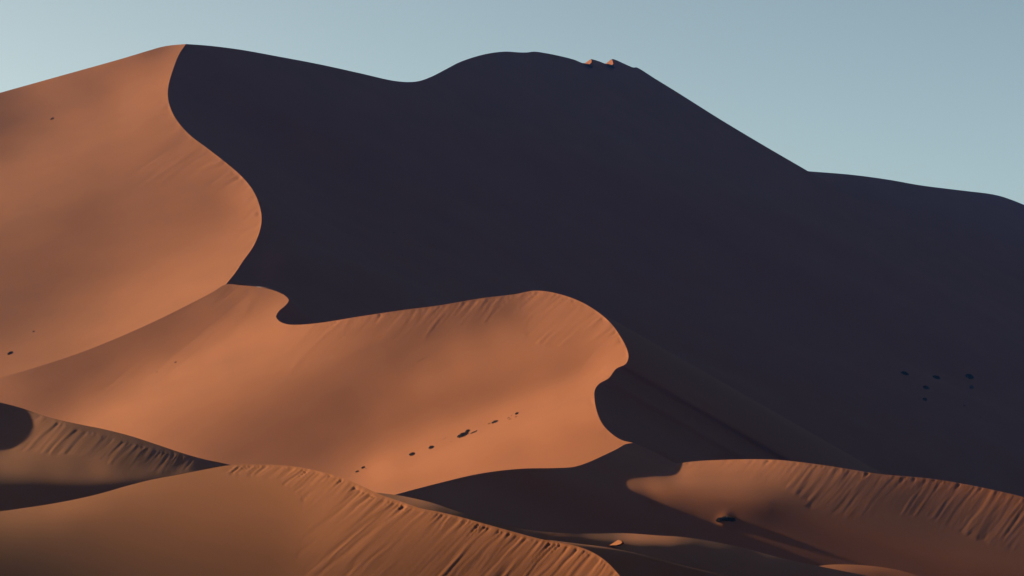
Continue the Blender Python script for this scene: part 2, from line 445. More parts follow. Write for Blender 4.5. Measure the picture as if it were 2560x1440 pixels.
LA = curve(SKY_A)[:-1]
LC = curve(CREST_A)
LC = LC[LC[:, 1] <= 711.5]
POLY_A = outline(LA, LC, curve([(561, 715), (530, 734), (480, 760), (400, 800), (300, 845), (200, 885), (100, 918), (0, 948), (-120, 988), (-260, 1013)]), curve([(-260, 1013), (-260, 300)])[1:-1])
LT, LB = curve(CREST_C), curve(CREST_C2)
POLY_C = outline(LT, curve([(1582, 1107), (1598, 1122), (1560, 1160), (1440, 1220), (1200, 1250), (1000, 1300), (800, 1320), (500, 1280), (200, 1190), (0, 1140), (-260, 1110)])[1:], curve([(-260, 1110), (-260, 1010)])[1:-1])
LE = curve(CREST_E)
LB2 = np.array([p for p in LB if p[0] > 955])
POLY_V = outline(LB2[::-1], curve([(1582, 1107), (1610, 1118), (1650, 1137), (1690, 1159)])[1:-1], LE, curve([(2800, 1318), (2800, 1560)])[1:-1], curve([(2800, 1560), (1000, 1560)])[:-1], curve([(1000, 1560), (955, 1250)])[:-1])
LJ = curve(SKY_J)
POLY_J = outline(LJ, curve([(760, 1230), (600, 1330), (200, 1330), (-160, 1330)])[1:], curve([(-160, 1330), (-160, 972)])[1:-1])
LF = curve(SKY_F)
POLY_F = outline(LF, curve([(1620, 1550), (1620, 1620)])[1:-1], curve([(1620, 1620), (-160, 1620)])[:-1], curve([(-160, 1620), (-160, 1284)])[:-1])

WV = 0.1
SC = Slope((-270, 690, 1610, 1330), 25, POLY_C, shade(SHADE_C), [(1332, 727, 1066, .3), (722, 751, 1060, .01), (0, 945, 900, .01)], soft=0.05)
SA = Slope((-270, 90, 680, 1170), 36, POLY_A, shade(SHADE_A), tied(CREST_C[:10], SC, .3, 4.5) + [(465, 110, 1500, .01)], soft=0.12)
SV = Slope((910, 1090, 2810, 1530), (26, 12), POLY_V, shade(SHADE_V), [(1582, 1107, 770, WV), (1300, 1172, 650, WV), (990, 1236, 560, WV), (1690, 1159, 790, WV), (2500, 1228, 700, WV)], soft=0.04, iters=24)
SJ = Slope((-170, 960, 770, 1340), 15, POLY_J, shade(SHADE_J), [(200, 1062, 640, .3)])
SF = Slope((-170, 1150, 1630, 1630), 26, POLY_F, shade(SHADE_F), [(700, 1163, 400, .3)], soft=0.25)
LM = curve(SKY_M)
POLY_M = outline(LC[::-1], LM[1:], curve([(2830, 825), (2830, 1350)])[1:-1], curve([(2830, 1350), (900, 1350)])[:-1], curve([(900, 1350), (800, 1000), (735, 860), (672, 800), (650, 745), (600, 725), (565, 716)])[:-1])
SM = Slope((400, 80, 2850, 1360), 64, POLY_M, shade(SHADE_M), tied(CREST_A[:-3], SA, .3) + [(1050, 202, 1790, .02), (1270, 129, 1900, .02), (2022, 429, 2050, .02), (2560, 705, 2150, .01)], sample=.6)
LR, LU = curve(SKY_R), curve(SKY_U)
POLY_R = outline(LR, [(2600, 1590), (2400, 1560), (2200, 1530)], curve([(2100, 1500), (1900, 1495), (1800, 1468), (1700, 1444), (1600, 1416), (1500, 1396), (1400, 1386), (1300, 1350), (1200, 1322), (1100, 1295), (1000, 1270), (925, 1242)]))
SR = Slope((920, -10, 2610, 80), (26, 6), POLY_R, shade(SHADE_R), [(1560, 1333, 530, .3), (1000, 1240, 480, .1), (1180, 1290, 480, .05), (1350, 1328, 490, .05), (1900, 1380, 565, .05), (2050, 1416, 580, .1), (2200, 1446, 592, .1), (2400, 1490, 602, .1)], iters=10, soft=0.02, follow=SKY_R)
POLY_U = outline(LU, [(2440, 1560), (1990, 1560)])
SU = Slope((1980, 1400, 2450, 1570), 18, POLY_U, shade(SHADE_U), [(2100, 1411, 620, .3), (2240, 1424, 630, .05), (2030, 1419, 610, .05)], iters=8)


# ------------------------------------------------------------------ materials
def sand_material(name, base=(0.118, 0.0425, 0.0240), var=0.10):
    m = bpy.data.materials.new(name)
    m.use_nodes = True
    t = m.node_tree
    n, l = t.nodes, t.links
    n.clear()
    out = n.new("ShaderNodeOutputMaterial")
    b = n.new("ShaderNodeBsdfPrincipled")
    b.inputs['Roughness'].default_value = 0.95
    b.inputs['Specular IOR Level'].default_value = 0.05
    geo = n.new("ShaderNodeNewGeometry")
    n1 = n.new("ShaderNodeTexNoise"); n1.inputs['Scale'].default_value = 0.035; n1.inputs['Detail'].default_value = 6
    n2 = n.new("ShaderNodeTexNoise"); n2.inputs['Scale'].default_value = 3.0; n2.inputs['Detail'].default_value = 5
    for q in (n1, n2):
        l.new(geo.outputs['Position'], q.inputs['Vector'])
    add = n.new("ShaderNodeMath"); add.operation = 'MULTIPLY_ADD'; add.inputs[1].default_value = 0.35
    l.new(n2.outputs['Fac'], add.inputs[0]); l.new(n1.outputs['Fac'], add.inputs[2])
    mr = n.new("ShaderNodeMapRange"); mr.inputs['From Min'].default_value = 0.35; mr.inputs['From Max'].default_value = 1.0
    mr.inputs['To Min'].default_value = 1 - var; mr.inputs['To Max'].default_value = 1 + var
    l.new(add.outputs[0], mr.inputs['Value'])
    mix = n.new("ShaderNodeVectorMath"); mix.operation = 'SCALE'; mix.inputs[0].default_value = base
    l.new(mr.outputs[0], mix.inputs['Scale'])
    l.new(mix.outputs[0], b.inputs['Base Color'])
    # wind ripples and grain
    mp = n.new("ShaderNodeMapping"); mp.inputs['Rotation'].default_value = (0, 0, math.radians(25)); mp.inputs['Scale'].default_value = (1.0, 0.25, 1.0)
    l.new(geo.outputs['Position'], mp.inputs['Vector'])
    n3 = n.new("ShaderNodeTexNoise"); n3.inputs['Scale'].default_value = 1.6; n3.inputs['Detail'].default_value = 6
    l.new(mp.outputs[0], n3.inputs['Vector'])
    bp = n.new("ShaderNodeBump"); bp.inputs['Strength'].default_value = 0.10; bp.inputs['Distance'].default_value = 0.10
    l.new(n3.outputs['Fac'], bp.inputs['Height'])
    l.new(bp.outputs[0], b.inputs['Normal'])
    l.new(b.outputs[0], out.inputs['Surface'])
    return m


SAND = sand_material("red_sand")


def smooth(a, b, x):
    t = np.clip((x - a) / (b - a), 0, 1)
    return t * t * (3 - 2 * t)


class Streaks:
    """avalanche flutes running down a slip face between its brink and its toe;
    theta: how steeply they run (degrees), from the first to the last point of the brink"""

    def __init__(self, poly, brink, toe, theta, amp, width=12.0, length=150.0, top=0.15, top_px=25.0, fade=12.0, seed=0.0, notch=1.0):
        self.poly, self.brink, self.toe = np.array(poly, float), curve(brink, 6), curve(toe, 12)
        b = self.brink[:, :2]
        self.s = np.concatenate([[0], np.cumsum(np.hypot(*np.diff(b, axis=0).T))])
        th = np.radians(np.interp(self.s / self.s[-1], np.linspace(0, 1, len(theta)), theta))
        self.d = np.stack([-np.cos(th), np.sin(th)], -1)
        self.amp, self.w, self.l, self.top, self.top_px, self.fade, self.seed, self.notch = amp, width, length, top, top_px, fade, seed, notch

    def along(self, x, y):
        b, d = self.brink[:, :2], self.d
        S, A = np.zeros(len(x)), np.zeros(len(x))
        for k in range(0, len(x), 4000):
            px, py = x[k:k + 4000, None] - b[:, 0], y[k:k + 4000, None] - b[:, 1]
            cr = px * d[:, 1] - py * d[:, 0]
            a = px * d[:, 0] + py * d[:, 1]
            sc = np.abs(cr) + np.where(a < -6, 1e5, 0)
            i = np.clip(sc.argmin(1), 1, len(b) - 2)
            r = np.arange(len(i))
            g = (cr[r, i + 1] - cr[r, i - 1]) / (self.s[i + 1] - self.s[i - 1])
            g = np.where(np.abs(g) < 0.15, np.sign(g + 1e-9) * 0.15, g)
            S[k:k + 4000] = self.s[i] - np.clip(cr[r, i] / g, -25, 25)
            A[k:k + 4000] = a[r, i]
        return S, A

    def __call__(self, x, y, P):
        m = inside(x, y, self.poly)
        out = np.zeros(len(x))
        if not m.any():
            return out
        x, y, P = x[m], y[m], P[m]
        c, a = self.along(x, y)
        c = c + self.seed * 13.7
        c = c + self.w * 0.5 * noise2(a / 60.0, c / 30.0) + self.w * 0.12 * noise2(a / 22.0 + 8, c / 14.0)
        dt = dist_to(x, y, self.toe)
        rag = noise2(c / (self.w * 1.3), c * 0 + 7.7) * self.fade * 0.9
        edge = smooth(0, self.fade, dt + rag - self.fade * 0.2)
        n = 0.9 * noise2(c / self.w, a / self.l) + 0.45 * noise2(c / self.w * 2.1 + 31, a / (self.l * 0.6)) + 0.9 * noise2(c / self.w * 0.36 + 11, a / (self.l * 1.4))
        patch = 0.45 + 0.45 * noise2(c / (self.w * 7) + 5, a / (self.l * 1.2)) + 0.3 * noise2(c / (self.w * 2.6) + 15, a / (self.l * 0.8))
        z = self.amp * n * patch * edge
        # notches cut back into the brink, each with its little apron
        k = noise2(c / (self.w * 0.9) + 77, c * 0 + 3.3) + 0.5 * noise2(c / (self.w * 0.45) + 7, c * 0 + 1.3)
        run = self.top_px * (1.0 + 0.7 * noise2(c / (self.w * 1.1) + 19, c * 0 + 9))
        z -= self.notch * self.top * np.maximum(k - 0.3, 0) * 1.7 * np.exp(-np.maximum(a, 0) / (run * 0.75))
        z += 0.35 * self.top * k * np.exp(-np.maximum(a, 0) / (run * 1.6))
        db = dist_to(x, y, self.brink)
        out[m] = z * smooth(0, 3.5, db)
        return out


def windworn(a1, a2, angle, w=26.0):
    """very low, long undulations left by the wind on the open flanks"""
    c, q = math.cos(math.radians(angle)), math.sin(math.radians(angle))

    def f(x, y, P):
        u, v = x * q + y * c, x * c - y * q
        k = 0.5 + 0.5 * noise2(x / 210.0 + 4, y / 170.0)
        return (a1 * noise2(u / w, v / (w * 7)) + a2 * noise2(u / (w * 0.33) + 50, v / (w * 3.5))) * k
    return f


def grid_points(box, step):
    x0, y0, x1, y1 = box
    ys = np.arange(y0, y1, step * 0.866)
    pts = []
    for i, y in enumerate(ys):
        xs = np.arange(x0 + (step / 2 if i % 2 else 0), x1, step)
        pts.append(np.stack([xs, np.full_like(xs, y)], -1))
    return np.vstack(pts)


def tri_slope(s, poly, coarse=13.0, fine=4.0, fine_polys=(), disp=None, hold=None):
    """triangulates a slope inside its outline, closely where flutes and tufts need it"""
    box = (poly[:, 0].min(), poly[:, 1].min(), poly[:, 0].max(), poly[:, 1].max())
    # outline without duplicates
    keep = [0]
    for i in range(1, len(poly)):
        if np.hypot(*(poly[i] - poly[keep[-1]])) > 0.8:
            keep.append(i)
    if np.hypot(*(poly[keep[-1]] - poly[keep[0]])) < 0.8:
        keep.pop()
    o = poly[keep]
    # insert extra points on long edges
    pts = []
    for i in range(len(o)):
        a, b = o[i], o[(i + 1) % len(o)]
        k = max(1, int(np.hypot(*(b - a)) / 9.0))
        for t in range(k):
            pts.append(a + (b - a) * t / k)
    o = np.array(pts)
    ring = np.vstack([o, o[:1]])
    g = grid_points(box, coarse)
    for fp in fine_polys:
        g = g[~inside(g[:, 0], g[:, 1], fp)]
    allg = [g]
    done = []
    for fp in fine_polys:
        q = grid_points((fp[:, 0].min(), fp[:, 1].min(), fp[:, 0].max(), fp[:, 1].max()), fine)
        q = q[inside(q[:, 0], q[:, 1], fp)]
        for d in done:
            q = q[~inside(q[:, 0], q[:, 1], d)]
        done.append(fp)
        allg.append(q)
    g = np.vstack(allg)
    g = g[inside(g[:, 0], g[:, 1], o)]
    d = dist_to(g[:, 0], g[:, 1], ring)
    g = g[d > 1.8]
    rng = np.random.RandomState(3)
    g = g + rng.uniform(-0.15, 0.15, g.shape)
    V = np.vstack([o, g])
    n = len(o)
    r = delaunay_2d_cdt([Vector((a, b)) for a, b in V], [(i, (i + 1) % n) for i in range(n)], [], 0, 1e-4)
    v = np.array([(q[0], q[1]) for q in r[0]])
    f = np.array(r[2])
    cc = v[f].mean(1)
    f = f[inside(cc[:, 0], cc[:, 1], o)]
    P = s.xyz(v[:, 0], v[:, 1])
    if disp:
        z = np.zeros(len(v))
        for dd in disp:
            z += dd(v[:, 0], v[:, 1], P)
        if hold is not None:                      # the crest line itself stays where it is
            z *= smooth(0, 4.5, dist_to(v[:, 0], v[:, 1], hold[:, :2]))
        P[:, 2] += z
    # face the sky
    a, b, c = P[f[:, 0]], P[f[:, 1]], P[f[:, 2]]
    flip = np.cross(b - a, c - a)[:, 2] < 0
    f[flip] = f[flip][:, ::-1]
    return P, f


def sweep(s, line, h, profile, rows=24, step=6.0, lift=0.0):
    """the lee of a crest: carried away from the crest line along h, falling by profile (distance, drop) pairs"""
    L = curve([q[:2] for q in line], step)
    P = s.xyz(L[:, 0], L[:, 1])
    pr = np.array(profile, float)
    t = np.linspace(0, 1, rows) ** 1.6 * pr[-1, 0]
    z = np.interp(t, pr[:, 0], pr[:, 1])
    H = np.array(h, float)
    if H.ndim == 1:
        H = np.tile(H, (len(L), 1))
    else:
        H = np.stack([np.interp(np.linspace(0, 1, len(L)), np.linspace(0, 1, len(H)), H[:, k]) for k in (0, 1)], -1)
    H = H / np.hypot(H[:, 0], H[:, 1])[:, None]
    V = np.zeros((len(L), rows, 3))
    V[:, :, 0] = P[:, None, 0] + H[:, None, 0] * t
    V[:, :, 1] = P[:, None, 1] + H[:, None, 1] * t
    V[:, :, 2] = P[:, None, 2] - z - lift
    idx = np.arange(len(L) * rows).reshape(len(L), rows)
    q = np.stack([idx[:-1, :-1], idx[1:, :-1], idx[1:, 1:], idx[:-1, 1:]], -1).reshape(-1, 4)
    f = np.vstack([q[:, [0, 1, 2]], q[:, [0, 2, 3]]])
    V = V.reshape(-1, 3)
    a, b, c = V[f[:, 0]], V[f[:, 1]], V[f[:, 2]]
    n = np.cross(b - a, c - a)
    if n[:, 2].mean() < 0:
        f = f[:, ::-1]
    return V, f


def mesh_object(name, pieces, mat, parent=None):
    V, Fc, o = [], [], 0
    for v, f in pieces:
        V.append(v); Fc.append(f + o); o += len(v)
    V = np.vstack(V); Fc = np.vstack(Fc)
    me = bpy.data.meshes.new(name)
    me.vertices.add(len(V)); me.vertices.foreach_set("co", V.astype(np.float32).ravel())
    me.loops.add(len(Fc) * 3); me.loops.foreach_set("vertex_index", Fc.astype(np.int32).ravel())
    me.polygons.add(len(Fc)); me.polygons.foreach_set("loop_start", np.arange(0, len(Fc) * 3, 3, dtype=np.int32))
    me.polygons.foreach_set("loop_total", np.full(len(Fc), 3, np.int32))
    me.polygons.foreach_set("use_smooth", np.ones(len(Fc), bool))
    me.update(calc_edges=True)
    me.materials.append(mat)
    ob = bpy.data.objects.new(name, me)
    C.objects.link(ob)
    ob.parent = parent
    return ob


def structure(name, pieces, mat=SAND):
    ob = mesh_object(name, pieces, mat)
    ob["kind"] = "structure"
    return ob


def roll(line, h, m_dark, far):
    """a low dune whose rounded crest still catches grazing sun before the near side falls into shade.
    line: x, y, distance, share of sun caught on the crest, metres over which it rolls over"""
    L = curve(line, 4)
    P = point(L[:, 0], L[:, 1], L[:, 2])
    T = np.gradient(P, axis=0)
    T[:, 2] = np.convolve(np.pad(T[:, 2], 5, mode='edge'), np.ones(11) / 11, 'valid')
    h = np.array(h) / np.hypot(*h)
    ms = np.linspace(-0.35, 0.6, 96)
    N = np.cross(T[:, None, :], np.stack([np.full(96, h[0]), np.full(96, h[1]), -ms], -1)[None])
    N *= np.sign(N[..., 2:3])
    ns = (N @ SUN) / np.sqrt((N * N).sum(-1))
    m0 = ms[np.abs(ns - L[:, 3:4]).argmin(1)]
    m0 = np.convolve(np.pad(m0, 8, mode='edge'), np.ones(17) / 17, 'valid')
    t = np.concatenate([np.linspace(0, 10, 26), np.linspace(12, far, 8)])
    z = np.zeros((len(L), len(t)))
    for i in range(1, len(t)):
        tm = 0.5 * (t[i] + t[i - 1])
        w = smooth(0, 1, np.full(len(L), tm) / L[:, 4])
        z[:, i] = z[:, i - 1] + (t[i] - t[i - 1]) * (m0 + (m_dark - m0) * w)
    V = P[:, None] + np.stack([h[0] * t, h[1] * t, 0 * t], -1)[None]
    V[:, :, 2] -= z
    tb = np.linspace(0, 40, 10)
    W = P[:, None] + np.stack([-0.3 * tb, 0.95 * tb, -0.02 - 0.15 * tb - 0.008 * tb * tb], -1)[None]
    out = []
    for Q in (V, W):
        a, b = Q.shape[:2]
        idx = np.arange(a * b).reshape(a, b)
        q = np.stack([idx[:-1, :-1], idx[1:, :-1], idx[1:, 1:], idx[:-1, 1:]], -1).reshape(-1, 4)
        f = np.vstack([q[:, [0, 1, 2]], q[:, [0, 2, 3]]])
        Q = Q.reshape(-1, 3)
        if np.cross(Q[f[:, 1]] - Q[f[:, 0]], Q[f[:, 2]] - Q[f[:, 0]])[:, 2].mean() < 0:
            f = f[:, ::-1]
        out.append((Q, f))
    return out


def facet(s, pts, back=0.998, n=(-0.60, -0.45, 0.66)):
    """a small flat sunlit slip face on a crest, with the sand body behind it"""
    p = np.array(pts, float)
    c = p.mean(0)
    n = np.array(n)
    A = ray(c[0], c[1]) * float(s.depth(c[0], c[1])) * back
    r = ray(p[:, 0], p[:, 1])
    R = r * ((n @ A) / (r @ n))[:, None] + np.array([0, 0, CAM_Z])
    k = len(R)
    sc = float(s.depth(c[0], c[1])) / 500.0
    B = R + np.array([0.6, 2.5, -0.35]) * sc
    ii = np.arange(k); jj = (ii + 1) % k
    top = np.array([[0, q, q + 1] for q in range(1, k - 1)])
    side = np.vstack([np.stack([ii, jj, jj + k], -1), np.stack([ii, jj + k, ii + k], -1)])
    return np.vstack([R, R, B]), np.vstack([top, side + k])


T0 = time.time()
SLIP = [(0, 0), (60, 33), (500, 300)]
BACK = [(0, 0), (4, 1.2), (60, 26), (200, 90), (400, 140)]
# great dune: sunlit flank, shaded massif, its far side
f_a = np.array([(380, 240), (440, 260), (520, 345), (640, 440), (700, 540), (640, 690), (560, 690), (590, 600), (590, 520), (520, 460), (400, 470), (330, 480), (300, 430), (400, 330)], float)
st_a = Streaks(f_a, CREST_A, [(370, 260), (400, 330), (300, 430), (330, 480), (520, 460), (590, 520), (590, 600), (560, 690)], (30, 36, 38, 35), 0.24, 11, 150, top=1.1, top_px=20, fade=40)
pc = [tri_slope(SA, POLY_A, 14, 5, [f_a], [st_a, windworn(0.10, 0.03, 24)], np.vstack([LA, LC]))]


def ribs(x, y, P):
    """broad wind-worn ribs down the shaded face"""
    u = y * 0.90 - x * 0.43            # across
    v = x * 0.90 + y * 0.43            # along
    edge = smooth(0, 130, dist_to(x, y, np.vstack([LC[::-1, :2], LM[:, :2]])))
    z = 11.0 * noise2(u / 150.0 + 3, v / 900.0) + 4.5 * noise2(u / 60.0 + 9, v / 420.0) + 1.1 * noise2(u / 21.0, v / 260.0)
    return z * edge


pc.append(tri_slope(SM, POLY_M, 17, 8, [], [ribs]))
pc.append(sweep(SM, [q for q in SKY_M], (0.35, 0.94), BACK))
pc.append(sweep(SA, SKY_A, (-0.1, 1.0), BACK))
pc.append(facet(SM, [(1462, 158.5), (1468, 153.5), (1477.5, 147.8), (1479, 151), (1478.5, 156), (1474, 161), (1468, 161.5)], .99))
pc.append(facet(SM, [(1515, 158.5), (1522, 153), (1529.5, 148), (1532, 154), (1533, 160), (1530, 162.5), (1522, 161)], .99))
structure("great_dune", pc)

# curved dune in the middle
toe_c = [(1300, 740), (1303, 790), (1308, 820), (1320, 850), (1345, 865), (1400, 873), (1435, 885), (1452, 910), (1445, 940), (1460, 965)]
f_c1 = np.array([(1300, 720)] + toe_c[1:] + [(1500, 990), (1620, 900), (1560, 800), (1450, 720), (1340, 700)], float)
st_c1 = Streaks(f_c1, CREST_C[27:40], toe_c, (46, 42, 36, 32), 0.17, 9, 150, top=0.75, top_px=18, fade=9, seed=40)
toe_c2 = [(640, 930), (760, 950), (860, 900), (960, 870), (1080, 840), (1180, 815), (1250, 795), (1300, 775)]
f_c2 = np.array([(735, 800), (1000, 760), (1200, 730), (1330, 715), (1304, 780)] + toe_c2[::-1][1:] + [(640, 930), (690, 860)], float)
st_c2 = Streaks(f_c2, CREST_C[20:28], toe_c2, (42, 50, 52, 48), 0.15, 10, 90, top=0.65, top_px=20, fade=50, seed=140)
toe_c3 = [(560, 720), (500, 800), (380, 900), (230, 1000), (330, 990), (500, 900), (690, 800)]
f_c3 = np.array([(560, 700), (620, 705), (630, 760), (610, 800), (580, 850), (420, 950), (200, 1040), (330, 900), (480, 800)], float)
st_c3 = Streaks(f_c3, CREST_C[9:14], [(545, 712), (470, 800), (330, 900), (190, 1040), (420, 960), (600, 860), (700, 800)], (38, 40, 38), 0.15, 11, 160, top=0.4, top_px=14, fade=30, seed=240)
toe_c4 = [(1490, 1010), (1470, 1060), (1435, 1100), (1430, 1125), (1480, 1130), (1540, 1115)]
f_c4 = np.array([(1475, 1000), (1430, 1100), (1425, 1130), (1560, 1120), (1600, 1110), (1540, 1080), (1500, 1020)], float)
st_c4 = Streaks(f_c4, CREST_C[41:], toe_c4, (30, 33, 30), 0.07, 9, 80, top=0.2, top_px=14, fade=14, seed=340)
pc = [tri_slope(SC, POLY_C, 13, 4, [f_c1, f_c2, f_c3, f_c4], [st_c1, st_c2, st_c3, st_c4, windworn(0.08, 0.025, 28)], LT)]
pc.append(sweep(SC, CREST_C[9:], [(0.7, 0.7)] * 9 + [(0.85, 0.53)] + [(1.0, 0.13)] * 10, [(0, 0), (300, 168), (600, 360)], rows=50, step=4))
pc.append(sweep(SC, [q[:2] for q in CREST_C[:10]], (-0.3, 1.0), [(0, 0.5), (60, 40), (200, 120)], rows=12))
structure("curved_dune", pc)

# right-hand dune with the bush hollow
toe_e = [(1700, 1192), (1760, 1186), (1850, 1193), (1950, 1217), (1990, 1238), (2015, 1262), (2060, 1280), (2130, 1294), (2210, 1296), (2290, 1294), (2330, 1304), (2380, 1328), (2430, 1352), (2500, 1370), (2600, 1392), (2760, 1430)]
f_e = np.array([(1690, 1145), (1890, 1135), (2060, 1150), (2330, 1185), (2560, 1230), (2830, 1310)] + toe_e[::-1], float)
st_e = Streaks(f_e, CREST_E, toe_e, (42, 50, 55, 55), 0.060, 7, 80, top=0.45, top_px=12, fade=8, seed=500)
f_bush = np.array([(1740, 1250), (1930, 1250), (1930, 1350), (1740, 1350)], float)


def mound(x, y, P):
    # sand banked up behind the bush, and the hollow scoured beside it
    c = SV.xyz(np.array([1812.0]), np.array([1302.0]))[0]
    d = P - c
    r = d[:, 0] * 0.95 - d[:, 1] * 0.3
    q = d[:, 0] * 0.3 + d[:, 1] * 0.95
    return 0.42 * np.exp(-(r / 1.8) ** 2 - (q / 3.0) ** 2)


pc = [tri_slope(SV, POLY_V, 13, 4, [f_e, f_bush], [st_e, mound])]
pc.append(sweep(SV, CREST_C2[:-2], (-0.75, 0.66), SLIP, lift=0.02))
pc.append(sweep(SV, CREST_E, (0.5, 0.86), SLIP, lift=0.02))
structure("right_dune", pc)

# left dune behind the foreground
brink_j = [(100, 1037), (135, 1050), (170, 1065), (230, 1082), (300, 1099), (400, 1127), (500, 1151)]
toe_j = [(20, 1128), (80, 1134), (140, 1136), (190, 1141), (240, 1151), (290, 1165), (335, 1179), (380, 1184)]
f_j = np.array(brink_j + [(470, 1175)] + toe_j[::-1] + [(60, 1060)], float)
st_j = Streaks(f_j, brink_j, toe_j, (46, 50, 56), 0.075, 8, 120, top=0.30, top_px=9, fade=5, seed=700)
pc = [tri_slope(SJ, POLY_J, 11, 3.2, [f_j], [st_j])]
pc.append(sweep(SJ, SKY_J, (0.35, 0.94), SLIP, lift=0.02))
structure("left_dune", pc)

# foreground dune
brink_f = [(575, 1166), (640, 1164), (700, 1166), (760, 1173), (820, 1187), (870, 1204), (900, 1222), (950, 1243), (1000, 1259), (1050, 1275), (1110, 1286), (1160, 1298), (1250, 1325), (1350, 1352), (1400, 1360), (1440, 1368), (1480, 1383), (1515, 1406), (1550, 1443), (1585, 1493), (1620, 1553)]
toe_f = [(560, 1180), (640, 1188), (690, 1200), (722, 1222), (745, 1245), (757, 1275), (758, 1305), (748, 1335), (740, 1370), (742, 1410), (755, 1450), (770, 1560)]
f_f = np.array(brink_f + [(1620, 1600), (770, 1600)] + toe_f[::-1], float)
st_f = Streaks(f_f, brink_f, toe_f, (38, 38, 42, 48, 52, 52), 0.062, 9.5, 140, top=0.44, top_px=24, fade=9, seed=900)
pc = [tri_slope(SF, POLY_F, 13, 3.4, [f_f], [st_f])]
pc.append(sweep(SF, SKY_F, (0.55, 0.84), SLIP, lift=0.02))
structure("foreground_dune", pc)

# low dunes between the foreground and the right-hand dune
pc = [tri_slope(SR, POLY_R, 7), sweep(SR, SKY_R, (-0.3, 0.95), SLIP, lift=0.02)]
pc.append(facet(SR, [(1523.5, 1363), (1535, 1356), (1545.5, 1349.5), (1553, 1352.5), (1555, 1356.5), (1550, 1360.5), (1540, 1363)], .975))
structure("low_dune", pc)
pc = roll([(1346, 1346, 430, .17, 9), (1400, 1348, 434, .18, 9), (1450, 1351, 438, .18, 9), (1500, 1358, 442, .16, 8), (1527, 1363, 445, .13, 6), (1600, 1390, 450, .0, 3)], (0.45, -0.89), 0.40, 30)
structure("sand_spur", pc)
pc = roll([(1346, 1347.5, 404, .24, 14), (1400, 1354, 405, .24, 14), (1450, 1360, 408, .23, 12), (1500, 1366, 412, .20, 10), (1550, 1375, 416, .18, 8), (1600, 1386, 420, .15, 6), (1700, 1412, 426, .10, 4),
           (1800, 1436, 431, .07, 3), (1900, 1462, 435, .05, 2), (2000, 1492, 438, .02, 1.5), (2100, 1525, 440, .02, 1.5)], (0.45, -0.89), 0.55, 45)
structure("near_low_dune", pc)
pc = [tri_slope(SU, POLY_U, 9), sweep(SU, SKY_U, (0.3, 0.95), SLIP, lift=0.02)]
structure("small_dune", pc)

# far dune ridge on the right
LFAR = curve(SKY_FAR)
POLY_FAR = outline(LFAR, [(2850, 1000), (1850, 1000)])
SFAR = Slope((1840, 400, 2860, 1010), 80, POLY_FAR, [(1900, 500, -30), (2300, 600, -30), (2700, 700, -30), (2300, 900, -25)], [(2000, 427, 2450, .3), (2560, 512, 2450, .1)])
pc = [tri_slope(SFAR, POLY_FAR, 24), sweep(SFAR, SKY_FAR, (0.2, 0.95), BACK)]
structure("far_dune", pc)

# desert floor out to the horizon
g = np.linspace(-1, 1, 81)
gx, gy = np.meshgrid(np.sign(g) * np.abs(g) ** 2 * 12000, np.sign(g) * np.abs(g) ** 2 * 12000)
gz = -60 + 6 * noise2(gx / 700, gy / 700)
V = np.stack([gx, gy, gz], -1).reshape(-1, 3)
ii = np.arange(81 * 81).reshape(81, 81)
q = np.stack([ii[:-1, :-1], ii[:-1, 1:], ii[1:, 1:], ii[1:, :-1]], -1).reshape(-1, 4)
structure("desert_floor", [(V, np.vstack([q[:, [0, 1, 2]], q[:, [0, 2, 3]]]))])
print('built', round(time.time() - T0, 1), 's', sum(len(o.data.polygons) for o in C.objects if o.type == 'MESH'), 'faces')


# ------------------------------------------------------------------ the few plants that hold on in the sand
def plant_material(name, a, b):
    m = bpy.data.materials.new(name); m.use_nodes = True
    t = m.node_tree; n, l = t.nodes, t.links
    p = n['Principled BSDF']; p.inputs['Roughness'].default_value = 0.9; p.inputs['Specular IOR Level'].default_value = 0.1
    g = n.new("ShaderNodeNewGeometry"); z = n.new("ShaderNodeTexNoise"); z.inputs['Scale'].default_value = 2.5; z.inputs['Detail'].default_value = 3
    r = n.new("ShaderNodeValToRGB"); r.color_ramp.elements[0].position = 0.35; r.color_ramp.elements[1].position = 0.7
    r.color_ramp.elements[0].color = (*a, 1); r.color_ramp.elements[1].color = (*b, 1)
    l.new(g.outputs['Position'], z.inputs['Vector']); l.new(z.outputs['Fac'], r.inputs['Fac']); l.new(r.outputs[0], p.inputs['Base Color'])
    return m


DARK = plant_material("dark_scrub", (0.010, 0.007, 0.004), (0.030, 0.018, 0.010))
DRY = plant_material("dry_grass", (0.05, 0.034, 0.020), (0.11, 0.075, 0.045))
WOOD = plant_material("dead_wood", (0.020, 0.013, 0.008), (0.045, 0.030, 0.018))


def ground(s, x, y, disp):
    P = s.xyz(x, y)
    for d in disp:
        P[:, 2] += d(x, y, P)
    return P


